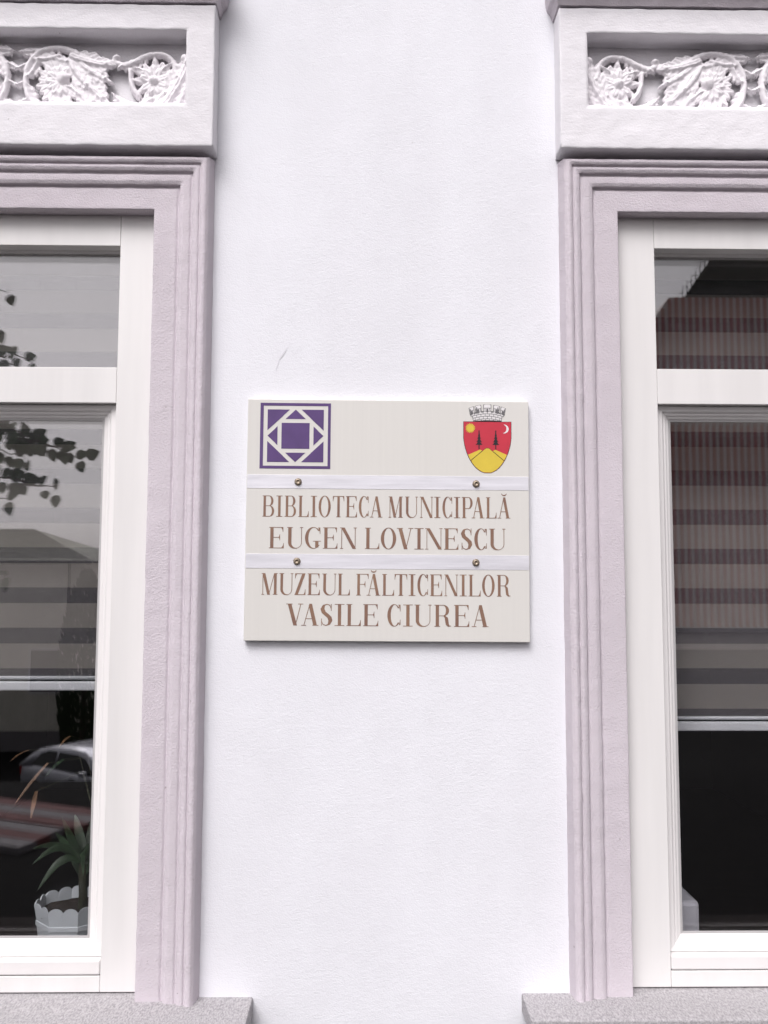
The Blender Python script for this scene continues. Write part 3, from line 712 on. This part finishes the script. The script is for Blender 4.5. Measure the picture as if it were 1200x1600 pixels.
    def sunm(x, y): r = np.hypot(x - 568, y - 353); a = np.arctan2(y - 353, x - 568); return r < 30 + 17 * np.abs(np.cos(a * 9))
    def moon(x, y): return (np.hypot(x - 888, y - 359) < 42) & (np.hypot(x - 868, y - 357) > 42) & (x > 860)
    def merl(x, y, grow=0):
        cxx = 729; ymid = lambda x_: 0.0006 * 0 + ((x_ - cxx) / 165.) ** 2 * 32
        yy = y - ymid(x); fan = (x - cxx) / (1 + (280 - y) * .0012)
        body = (yy > 190 - grow) & (y < 283 - ymid(x) * -.0 + grow) & (abs(fan) < 132 + grow)
        r = body
        for c0, hw in ((-132, 19), (-76, 24), (0, 30), (76, 24), (132, 19)):
            r |= (abs(fan - c0) < hw + grow) & (yy > 128 - grow) & (yy < 200)
            r |= (abs(fan - c0) < hw * .75 + grow) & (yy > 128) & (yy < 215)
        return r
    def crown_lines(x, y):
        yy = y - ((x - 729) / 165.) ** 2 * 32; fan = (x - 729) / (1 + (280 - y) * .0012)
        r = np.zeros(x.shape, bool)
        for k, q in enumerate((160, 190, 215, 238, 262)):
            r |= abs(yy - q) < 2.2
            r |= (yy > q) & (yy < q + 24) & (abs(((fan + 18 * (k % 2)) % 38) - 19) < 2.0)
        for c0 in (-132, -76, 0, 76, 132):
            r |= (abs(fan - c0) < 8) & (yy > 165) & (yy < 200)
            if abs(c0) > 10: r |= (abs(fan - c0 - 12 * np.sign(c0)) < 4) & (yy > 140) & (yy < 205)
        for c0 in (-104, -42, 42, 104): r |= (abs(fan - c0) < 13) & (yy > 182) & (yy < 200)
        return r & merl(x, y)
    L_ = [('shield_outline', lambda x, y: shield(x, y), 'black_print'), ('crown_outline', lambda x, y: merl(x, y, 3) , 'grey_print'),
          ('red_field', lambda x, y: shield(x, y, 4) & ~hills(x, y), 'red_print'), ('hills', lambda x, y: hills(x, y) & ~(abs(y - hill_c(x)) < 4), 'yellow_print'),
          ('crown', lambda x, y: merl(x, y, -2), 'white_print'), ('crown_masonry', crown_lines, 'grey_print'),
          ('fir_tree', lambda x, y: tree(x, y, 651), 'black_print'), ('fir_tree', lambda x, y: tree(x, y, 808), 'black_print'),
          ('sun_disc', sunm, 'yellow_print'), ('crescent', moon, 'white_print'),
          ('crown_arc', lambda x, y: (y > 276 + ((x - 738) / 130) ** 2 * 12) & (y < 289) & (abs(x - 738) < 130), 'black_print')]
    lev = [0, 0, 1, 1, 1, 2, 2, 2, 2, 2, 3]
    for (nm, fn, m), k in zip(L_, lev): sheet(nm, Q(fn), cw, chh, ux0, vz0, -.0004 - k * .0003, m, cr_, 340, 250)
build_sign()

# ------------------------------------------------------------------ things on the inner sill boards
ZIN = ZB - .004
def build_pot():
    x, _ = seen(103, 1430, 2.05); y0 = 2.05 - D + .06; ap = .080
    p = tag(empty('flower_pot', (x, y0, ZIN)), 'white scalloped plastic flower pot standing inside the left window', 'pot')
    topz = seen(103, 1416, 2.05)[1] - ZIN; n = 8; sub = 12
    V, F = [], []
    # wall as outer and inner skin with a scalloped lip
    rings = [(0, .78), (.35, .86), (.62, .925), (.63, .95), (.70, .955), (.71, .935), (.85, .97), (1.0, 1.0)]
    def pt(k, f, sc, inset=0):
        a0 = R(22.5 + 45 * (k // sub)) - math.pi / 2 - R(45); a1 = a0 + R(45); t = (k % sub) / sub; Rr = (ap - inset) / math.cos(R(22.5)) * sc
        return Vector((Rr * (math.cos(a0) * (1 - t) + math.cos(a1) * t), Rr * (math.sin(a0) * (1 - t) + math.sin(a1) * t), 0))
    tot = n * sub
    for (f, sc) in rings:
        for k in range(tot):
            v = pt(k, f, sc); lobe = abs(math.sin(math.pi * 2 * ((k % sub) / sub))) ** .6
            v.z = f * topz - (.0085 * (1 - lobe) if f == 1.0 else 0); V.append(v)
    for (f, sc) in reversed(rings[4:]):
        for k in range(tot):
            v = pt(k, f, sc, .0025); lobe = abs(math.sin(math.pi * 2 * ((k % sub) / sub))) ** .6
            v.z = f * topz - (.0085 * (1 - lobe) if f == 1.0 else 0); V.append(v)
    m = len(V) // tot
    for i in range(m - 1):
        for k in range(tot): F.append((i * tot + k, i * tot + (k + 1) % tot, (i + 1) * tot + (k + 1) % tot, (i + 1) * tot + k))
    F.append(tuple(range(tot)))
    from_py('planter', V, F, 'pot_plastic', p, recalc=True)
    bm = bmesh.new(); bmesh.ops.create_circle(bm, cap_ends=True, radius=ap * .97, segments=16)
    bmesh.ops.subdivide_edges(bm, edges=bm.edges, cuts=2)
    for v in bm.verts: v.co.z = topz * .80 + random.uniform(-.003, .004)
    from_bm('soil', bm, 'soil', p)
    # plant: short stalk and strap leaves
    pl = tag(empty('potted_plant', (x + .015, y0, ZIN + topz * .8)), 'green strap leaved plant growing in the scalloped white pot', 'plant')
    V, F = tube([(0, 0, -.02), (.003, 0, .03), (0, .003, .075), (0, 0, .12)], [.011, .010, .010, .009], 8); from_py('stalk', V, F, 'stalk', pl, True, recalc=True)
    def blade(start, tip, sag, wd, m, nseg=12):
        s_, t_ = Vector(start), Vector(tip); d = t_ - s_; sd_ = d.cross(Vector((0, -1, .25))).normalized(); V, F = [], []
        for i in range(nseg + 1):
            f = i / nseg; c = s_ + d * f + Vector((0, 0, sag * math.sin(math.pi * f))); wf = wd * (math.sin(math.pi * min(1, .18 + f * .82)) ** .7) * (1 if f < .98 else .15)
            nrm = Vector((0, -.25, 0)) * wf; V += [c - sd_ * wf, c + nrm, c + sd_ * wf]
        for i in range(nseg):
            a = i * 3; F += [(a, a + 1, a + 4, a + 3), (a + 1, a + 2, a + 5, a + 4)]
        from_py('leaf', V, F, m, pl, True)
    hub = Vector((0, 0, .10)); loc = pl.location
    def tip(px, py, dep): dep -= .10; X, Z = seen(px, py, dep); return Vector((X, dep - D, Z)) - loc
    for px, py, dep, sag, wd in ((97, 1278, 2.18, .0, .009), (117, 1272, 2.24, .0, .011), (50, 1326, 2.16, .022, .008), (50, 1351, 2.14, .030, .008), (58, 1392, 2.15, .035, .009), (139, 1318, 2.2, .0, .009), (165, 1290, 2.22, .01, .010), (172, 1340, 2.2, .02, .009), (150, 1262, 2.3, 0, .010), (86, 1300, 2.36, .01, .009), (130, 1370, 2.1, .03, .008), (190, 1385, 2.2, .03, .009)):
        blade(hub + Vector((random.uniform(-.006, .006), random.uniform(-.006, .006), random.uniform(-.03, .02))), tip(px, py, dep), sag, wd, 'leaf_green')
    # taller plant at the far side with thin, partly dried leaves
    for (a, b), m, wd in ((((75, 1192), (22, 1258)), 'leaf_dry', .0035), (((57, 1236), (48, 1280)), 'leaf_dry', .0055), (((110, 1150), (92, 1168)), 'leaf_dry', .003), (((45, 1172), (15, 1190)), 'leaf_dry', .002), (((100, 1186), (70, 1214)), 'leaf_green', .004)):
        s0, t0 = tip(a[0], a[1], 2.30), tip(b[0], b[1], 2.24)
        blade(s0, t0, .004, wd, m, 8)
        V, F = tube([s0, s0.lerp(hub + Vector((.05, .12, .2)), .5) + Vector((0, .02, .01)), hub + Vector((.03, .05, .02)), hub], .0012, 5); from_py('leaf_stem', V, F, 'stalk', pl, True)
build_pot()
def build_box():
    x1, z0 = seen(1095, 1455, 2.06); _, z1 = seen(1095, 1409, 2.06); y0 = 2.06 - D; hgt = z1 - ZIN
    o = tag(empty('storage_box', (x1 - .08, y0 + .06, ZIN)), 'white rounded plastic box standing inside the right window', 'box')
    bm = bmesh.new(); add_box(bm, -.08, .08, -.06, .06, .012, hgt, .010); from_bm('lid', bm, 'box_plastic', o)
    bm = bmesh.new(); add_box(bm, -.078, .076, -.058, .058, 0, .0115, .004); from_bm('base', bm, 'box_plastic', o)
build_box()

# ------------------------------------------------------------------ across the street (seen in the panes)
def build_car():
    A = mirrored(68, 1240, 23.5)
    c = tag(empty('parked_car', A), 'silver hatchback parked on the street, mirrored in the left window', 'car')
    c.rotation_euler.z = R(32)
    c.location.z = gz(A.x + .9, A.y + .6) + .01
    st = [(-.02, .60, .45, .86), (.0, .72, .32, .96), (.18, .80, .24, 1.0), (.7, .85, .22, 1.0), (1.4, .86, .20, .97), (2.6, .86, .20, .93), (3.2, .85, .22, .90), (3.7, .80, .24, .82), (4.08, .70, .28, .70), (4.18, .55, .40, .60)]
    def loft(rows):
        V, F = [], []; n = len(rows[0])
        for r in rows: V += r
        for i in range(len(rows) - 1):
            for k in range(n): F.append((i * n + k, i * n + (k + 1) % n, (i + 1) * n + (k + 1) % n, (i + 1) * n + k))
        F.append(tuple(range(n))); F.append(tuple((len(rows) - 1) * n + k for k in reversed(range(n)))); return V, F
    rows = []
    for x, hw, zb, zt in st:
        half = [(hw * .86, zb), (hw * .97, zb + .10), (hw, zb + (zt - zb) * .5), (hw * .985, zt - .10), (hw * .93, zt - .02), (hw * .7, zt + .015)]
        rows.append([(x, y, z) for y, z in half] + [(x, -y, z) for y, z in reversed(half)])
    V, F = loft(rows); b = from_py('body', V, F, 'car_paint', c, True, recalc=True)
    gs = [(.02, .70, .92, .96), (.30, .70, .95, 1.20), (.62, .69, .95, 1.38), (1.0, .68, .95, 1.45), (1.7, .67, .93, 1.47), (2.2, .66, .92, 1.43), (2.6, .67, .91, 1.24), (3.05, .70, .90, .93)]
    rows = []
    for x, hw, zb, zt in gs:
        half = [(.79, zb), (.79 - (zt - zb) * .28, zb + (zt - zb) * .85), (.74 - (zt - zb) * .30, zt)]
        rows.append([(x, y, z) for y, z in half] + [(x, -y, z) for y, z in reversed(half)])
    V, F = loft(rows); from_py('cabin', V, F, 'car_paint', c, True, recalc=True)
    for sgn in (1, -1):
        def side(pts, nm, m, off=.006, par=c):
            V = []
            for x, f, zb, zt in pts:
                z = zb + (zt - zb) * f; y = .79 - (zt - zb) * .28 * min(f / .85, 1) + off; V.append((x, sgn * y, z))
            from_py(nm, V, [tuple(range(len(V)))], m, par)
        side([(.48, .12, .95, 1.30), (1.28, .08, .94, 1.46), (1.28, .80, .94, 1.46), (1.0, .82, .95, 1.45), (.72, .72, .95, 1.40)], 'side_window', 'car_glass')
        side([(1.36, .08, .94, 1.46), (2.72, .10, .91, 1.18), (2.30, .78, .92, 1.38), (2.0, .80, .93, 1.45), (1.36, .80, .94, 1.46)], 'side_window', 'car_glass')
        box('side_trim', .95, 3.0, sgn * .862 - .012, sgn * .862 + .012, .50, .57, 'rubber', c, .005)
        box('door_handle', .95, 1.12, sgn * .852 - .02, sgn * .852 + .02, .82, .85, 'rubber', c, .006)
        box('door_handle', 1.95, 2.12, sgn * .852 - .02, sgn * .852 + .02, .80, .83, 'rubber', c, .006)
        box('mirror', 2.42, 2.56, sgn * .92 - .09, sgn * .92 + .09, .92, 1.05, 'car_paint', c, .03)
        box('tail_lamp', -.035, .06, sgn * .64 - .09, sgn * .64 + .09, .70, .92, 'lamp_red', c, .02)
        for wx in (.72, 3.3):
            V, F = tube([(wx, sgn * .66, .30), (wx, sgn * .68, .30), (wx, sgn * .865, .30), (wx, sgn * .885, .30)], [.26, .30, .30, .27], 24)
            wl = from_py('wheel', V, F, 'rubber', c, True, recalc=True)
            V, F = tube([(wx, sgn * .87, .30), (wx, sgn * .892, .30)], [.19, .17], 20); from_py('rim', V, F, 'alloy', wl, False, recalc=True)
            V, F = tube([(wx, sgn * .80, .31), (wx, sgn * .868, .31)], [.355, .355], 24); from_py('wheel_arch', V, F, 'rubber', c, False, recalc=True)
    V = [(-.0, -.62, .98), (-.0, .62, .98), (.33, .56, 1.235), (.33, -.56, 1.235)]
    from_py('rear_window', [(x - .02, y, z + .02) for x, y, z in V], [(0, 1, 2, 3)], 'car_glass', c)
build_car()

def build_house():
    dv = 30.; yf = 2.01 - dv
    x1, ze = seen(150, 877, dv); x0 = -24.; zr = seen(52, 827, dv + 4)[1]; xr = seen(52, 827, dv + 4)[0]
    h = tag(empty('house', ((x0 + x1) / 2, yf, -3.9)), 'cream house with grey green hipped roof, mirrored in the left window', 'building'); ox, oy, oz = h.location
    box('wall', x0 - ox, x1 - .4 - ox, -8, 0, 0, ze - oz - .02, 'house_wall', h)
    e = .45
    V = [(x0 - e - ox, e, ze - oz), (x1 - ox, e, ze - oz), (x1 - ox, -8 - e, ze - oz), (x0 - e - ox, -8 - e, ze - oz), (x0 + 4 - ox, -4, zr - oz), (xr - ox, -4, zr - oz)]
    rf = from_py('roof', V, [(0, 1, 5, 4), (1, 2, 5), (2, 3, 4, 5), (3, 0, 4), (3, 2, 1, 0)], 'roof_tile', h, recalc=True)
    # tile courses
    for k in range(1, 14):
        f = k / 14; a = Vector(V[0]).lerp(Vector(V[4]), f); b = Vector(V[1]).lerp(Vector(V[5]), f)
        bm = bmesh.new(); add_box(bm, a.x, b.x, a.y - .02, a.y + .05, a.z - .01, a.z + .035); from_bm('tile_course', bm, 'roof_tile', rf)
    bm = bmesh.new(); add_box(bm, x0 - e - ox, x1 - ox, e, e + .09, ze - oz - .12, ze - oz - .01); from_bm('gutter', bm, 'iron', rf)
    xp = seen(108, 950, dv)[0]; V, F = tube([(xp - ox, .08, 0), (xp - ox, .08, ze - oz - .1)], .05, 8); from_py('downpipe', V, F, 'iron', h)
    for k in range(5):
        xw = x0 + 2.4 + k * 2.6 - ox
        if xw + ox > xp - .9: break
        wv = box('window', xw, xw + 1.1, -.05, .03, 2.0, 3.5, 'pvc', h); wv2 = box('pane', xw + .08, xw + 1.02, .03, .04, 2.08, 3.42, 'house_glass', wv)
    box('plinth', x0 - ox, x1 - .38 - ox, 0.001, .06, 0, .8, 'paver_grey', h)
build_house()
def build_thuja():
    p = mirrored(130, 1110, 27.); g = gz(p.x, p.y); top = seen(130, 905, 27.)[1]
    t = tag(empty('thuja_tree', (p.x, p.y, g)), 'dark column shaped conifer beside the cream house, mirrored in the left window', 'tree')
    H_ = top - g; V, F = tube([(0, 0, -.1), (0, 0, H_ * .8)], [.12, .03], 7); from_py('trunk', V, F, 'bark', t)
    V, F = [], []
    for k in range(3500):
        f = random.random() ** .9; rr = .75 * math.sin(math.pi * min(1, .12 + f * .88)) ** .6 * math.sqrt(random.uniform(.35, 1)); a = random.uniform(0, 6.283)
        c = Vector((rr * math.cos(a), rr * math.sin(a), .15 + f * H_)); d = Vector((math.cos(a) * .5, math.sin(a) * .5, 1)).normalized(); s_ = d.cross(Vector((random.random(), random.random(), .2))).normalized() * .05
        q = len(V); V += [c - s_, c + s_, c + d * .2]; F.append((q, q + 1, q + 2))
    from_py('crown', V, F, 'thuja', t)
build_thuja()
def build_striped():
    dv = 26.; yf = 2.01 - dv
    s = tag(empty('clad_building', (seen(1100, 900, dv)[0], yf, -.4)), 'tall red and grey striped building with dark roof, mirrored in the right window', 'building'); ox, oy, oz = s.location
    P = lambda px, py, d=dv: (seen(px, py, d)[0] - ox, seen(px, py, d)[1] - oz)
    tl = P(1022, 498); pk = P(1046, 465); pr = P(1112, 466); x1 = 24.
    def topz(x):
        if x < pk[0]: return tl[1] + (pk[1] - tl[1]) * (x - tl[0]) / (pk[0] - tl[0])
        return pk[1]
    base = 0.
    V = [(tl[0], 0, base), (x1, 0, base), (x1, 0, pk[1]), (pk[0], 0, pk[1]), (tl[0], 0, tl[1])]
    n = len(V); V += [(x, -9., z) for x, y, z in V]
    F = [tuple(range(n)), tuple(range(2 * n - 1, n - 1, -1))] + [(i, i + n, (i + 1) % n + n, (i + 1) % n) for i in range(n)]
    from_py('wall', V, F, 'clad_grey', s, recalc=True)
    x = tl[0] + .02; k = 0; bmr = bmesh.new()
    while x < x1 - .2:
        z1 = min(topz(x), topz(x + .1)) - .01
        bmb = bmesh.new(); add_box(bmb, x, x + .10, .001, .035, base + .9, z1)
        from_bm('cladding_board', bmb, 'clad_red', s); x += .205
    bmr.free()
    # ledge and ground floor
    box('ledge', tl[0], x1, .036, .25, base + .75, base + .9, 'paver_grey', s)
    # steep dark roof with snow guard spikes up its verge
    a = P(1062, 478, 30.); b = P(1130, 378, 30.); zt = b[1] + (b[1] - a[1]) * 2.2; xt = b[0] + (b[0] - a[0]) * 2.2
    V = [(a[0], -4.0, a[1]), (x1, -4.0, a[1]), (x1, -4., zt), (xt, -4., zt)]
    V += [(p[0], -4.25, p[2]) for p in V]
    rf = from_py('roof', V, [(0, 1, 2, 3), (7, 6, 5, 4), (0, 4, 5, 1), (1, 5, 6, 2), (2, 6, 7, 3), (3, 7, 4, 0)], 'dark_roof', s, recalc=True)
    for k in range(24):
        f = k / 23 * .72; p = Vector(V[0]).lerp(Vector(V[3]), f); hgt = .40 + .25 * random.random()
        Vt, Ft = tube([p + Vector((0, -.1, -.2)), p + Vector((0, -.1, hgt * .6)), p + Vector((.02, -.1, hgt))], [.02, .015, .005], 5); from_py('spike', Vt, Ft, 'iron', rf)
        Vt, Ft = tube([p + Vector((-.09, -.2, hgt * .5)), p + Vector((.09, -.2, hgt * .58))], .012, 4); from_py('spike', Vt, Ft, 'iron', rf)
build_striped()

def build_tree():
    base = Vector((-3.9, -3.6, 0)); g = gz(base.x, base.y)
    t = tag(empty('linden_tree', (base.x, base.y, g)), 'broad leaved tree on the terrace whose twigs are mirrored in the left window', 'tree')
    trunk = [(0, 0, -.1), (.03, .02, .8), (-.03, .05, 1.7), (.05, .0, 2.6), (.02, -.05, 3.6), (.0, 0, 4.8)]
    V, F = tube(trunk, [.15, .12, .11, .095, .07, .03], 10); from_py('trunk', V, F, 'bark', t, True, recalc=True)
    LV, LF = [], []; BV, BF = [], []
    def leaf(c, d, size):
        d = d.normalized(); s_ = d.cross(Vector((random.uniform(-.5, .5), random.uniform(.6, 1.2) * random.choice((1, 1, -1)), random.uniform(-.4, .6)))).normalized(); nn = d.cross(s_)
        q = len(LV)
        shape = [(0, 0), (.08, .36), (.40, .50), (.75, .30), (1.05, 0), (.75, -.30), (.40, -.50), (.08, -.36)]
        for u, v in shape: LV.append(c + d * u * size + s_ * v * size * .95 + nn * (abs(v) * .12 * size))
        LF.append(tuple(range(q, q + 8)))
    def twig(a, b, nl, r0=.008, size=.075, sag=.1, even=False):
        a, b = Vector(a), Vector(b); pts = []
        for k in range(8):
            f = k / 7; pts.append(a.lerp(b, f) + Vector((0, 0, -sag * f * f)) + Vector((random.gauss(0, .012), random.gauss(0, .012), random.gauss(0, .01))) * (1 if 0 < k else 0))
        v, f_ = tube(pts, [r0 * (1 - .8 * k / 7) for k in range(8)], 5); q = len(BV); BV.extend(v); BF.extend([tuple(i + q for i in ff) for ff in f_])
        if even:
            ax = (b - a).normalized(); sd_ = ax.cross(Vector((0, 1, 0))).normalized()
            for k in range(nl):
                f = (k + .6) / nl * .999; i = min(6, int(f * 7)); c = pts[i].lerp(pts[i + 1], f * 7 - i)
                d = ax * random.uniform(.3, 1) + sd_ * (1 if k % 2 else -1) * random.uniform(.5, 1.1) + Vector((0, random.gauss(0, .35), -.35)); leaf(c + d.normalized() * random.uniform(.012, .03), d, size * random.uniform(.75, 1.15))
            nl = 0
        for k in range(nl):
            f = random.uniform(.25, 1) if nl > 3 else 1; i = min(6, int(f * 7)); c = pts[i].lerp(pts[i + 1], f * 7 - i)
            d = (b - a).normalized() + Vector((random.gauss(0, .6), random.gauss(0, .6), random.uniform(-1.0, .3)))
            leaf(c + d.normalized() * .02, d, size * random.uniform(.7, 1.15))
        return pts
    # limbs and a general crown
    for k in range(24):
        a = random.uniform(0, 6.283); z0 = random.uniform(1.9, 4.4); L = random.uniform(.9, 1.7) * (1.15 - (z0 - 1.9) / 5)
        e = Vector((math.cos(a) * L, math.sin(a) * L, z0 + random.uniform(.1, .9)))
        if e.x > .9 and e.y > -.2: e.x *= .6
        pts = twig((0, 0, z0), e, 8, .03, .075, .05)
        for j in range(9):
            f = random.uniform(.3, 1); c = Vector(pts[min(7, int(f * 7))]); twig(c, c + Vector((random.gauss(0, .4), random.gauss(0, .4), random.uniform(-.25, .35))), 12, .008)
    # the low twigs that hang into view in the glass
    def rel(px, py, dv): return mirrored(px, py, dv) - Vector((base.x, base.y, g))
    limb = twig((0, 0, 2.2), rel(-60, 640, 4.7), 5, .03, .07, -.05)
    limb2 = twig((0, 0, 2.6), rel(-60, 470, 4.7), 5, .03, .07, -.05)
    for (p0, p1, nl) in (((-60, 640), (60, 690), 14), ((-40, 665), (100, 700), 13), ((20, 685), (128, 712), 12), ((-60, 690), (40, 715), 13), ((-60, 650), (30, 672), 8),
                         ((-50, 735), (40, 752), 12), ((10, 745), (85, 762), 7), ((-60, 770), (10, 782), 7), ((-60, 545), (50, 562), 9), ((-50, 570), (30, 572), 7), ((-70, 445), (14, 452), 5), ((-70, 500), (2, 508), 5), ((-60, 870), (10, 900), 5)):
        twig(rel(*p0, 4.75), rel(*p1, 4.65 + random.uniform(-.15, .15)), max(3, int(nl * 1.05)), .008, .072, .0, True)
    twig(limb[-1], rel(-60, 770, 4.75), 4, .012); twig(rel(-60, 770, 4.75), rel(-60, 870, 4.75), 3, .008)
    from_py('branch', BV, BF, 'bark', t, True)
    from_py('crown', LV, LF, 'tree_leaf', t)
build_tree()
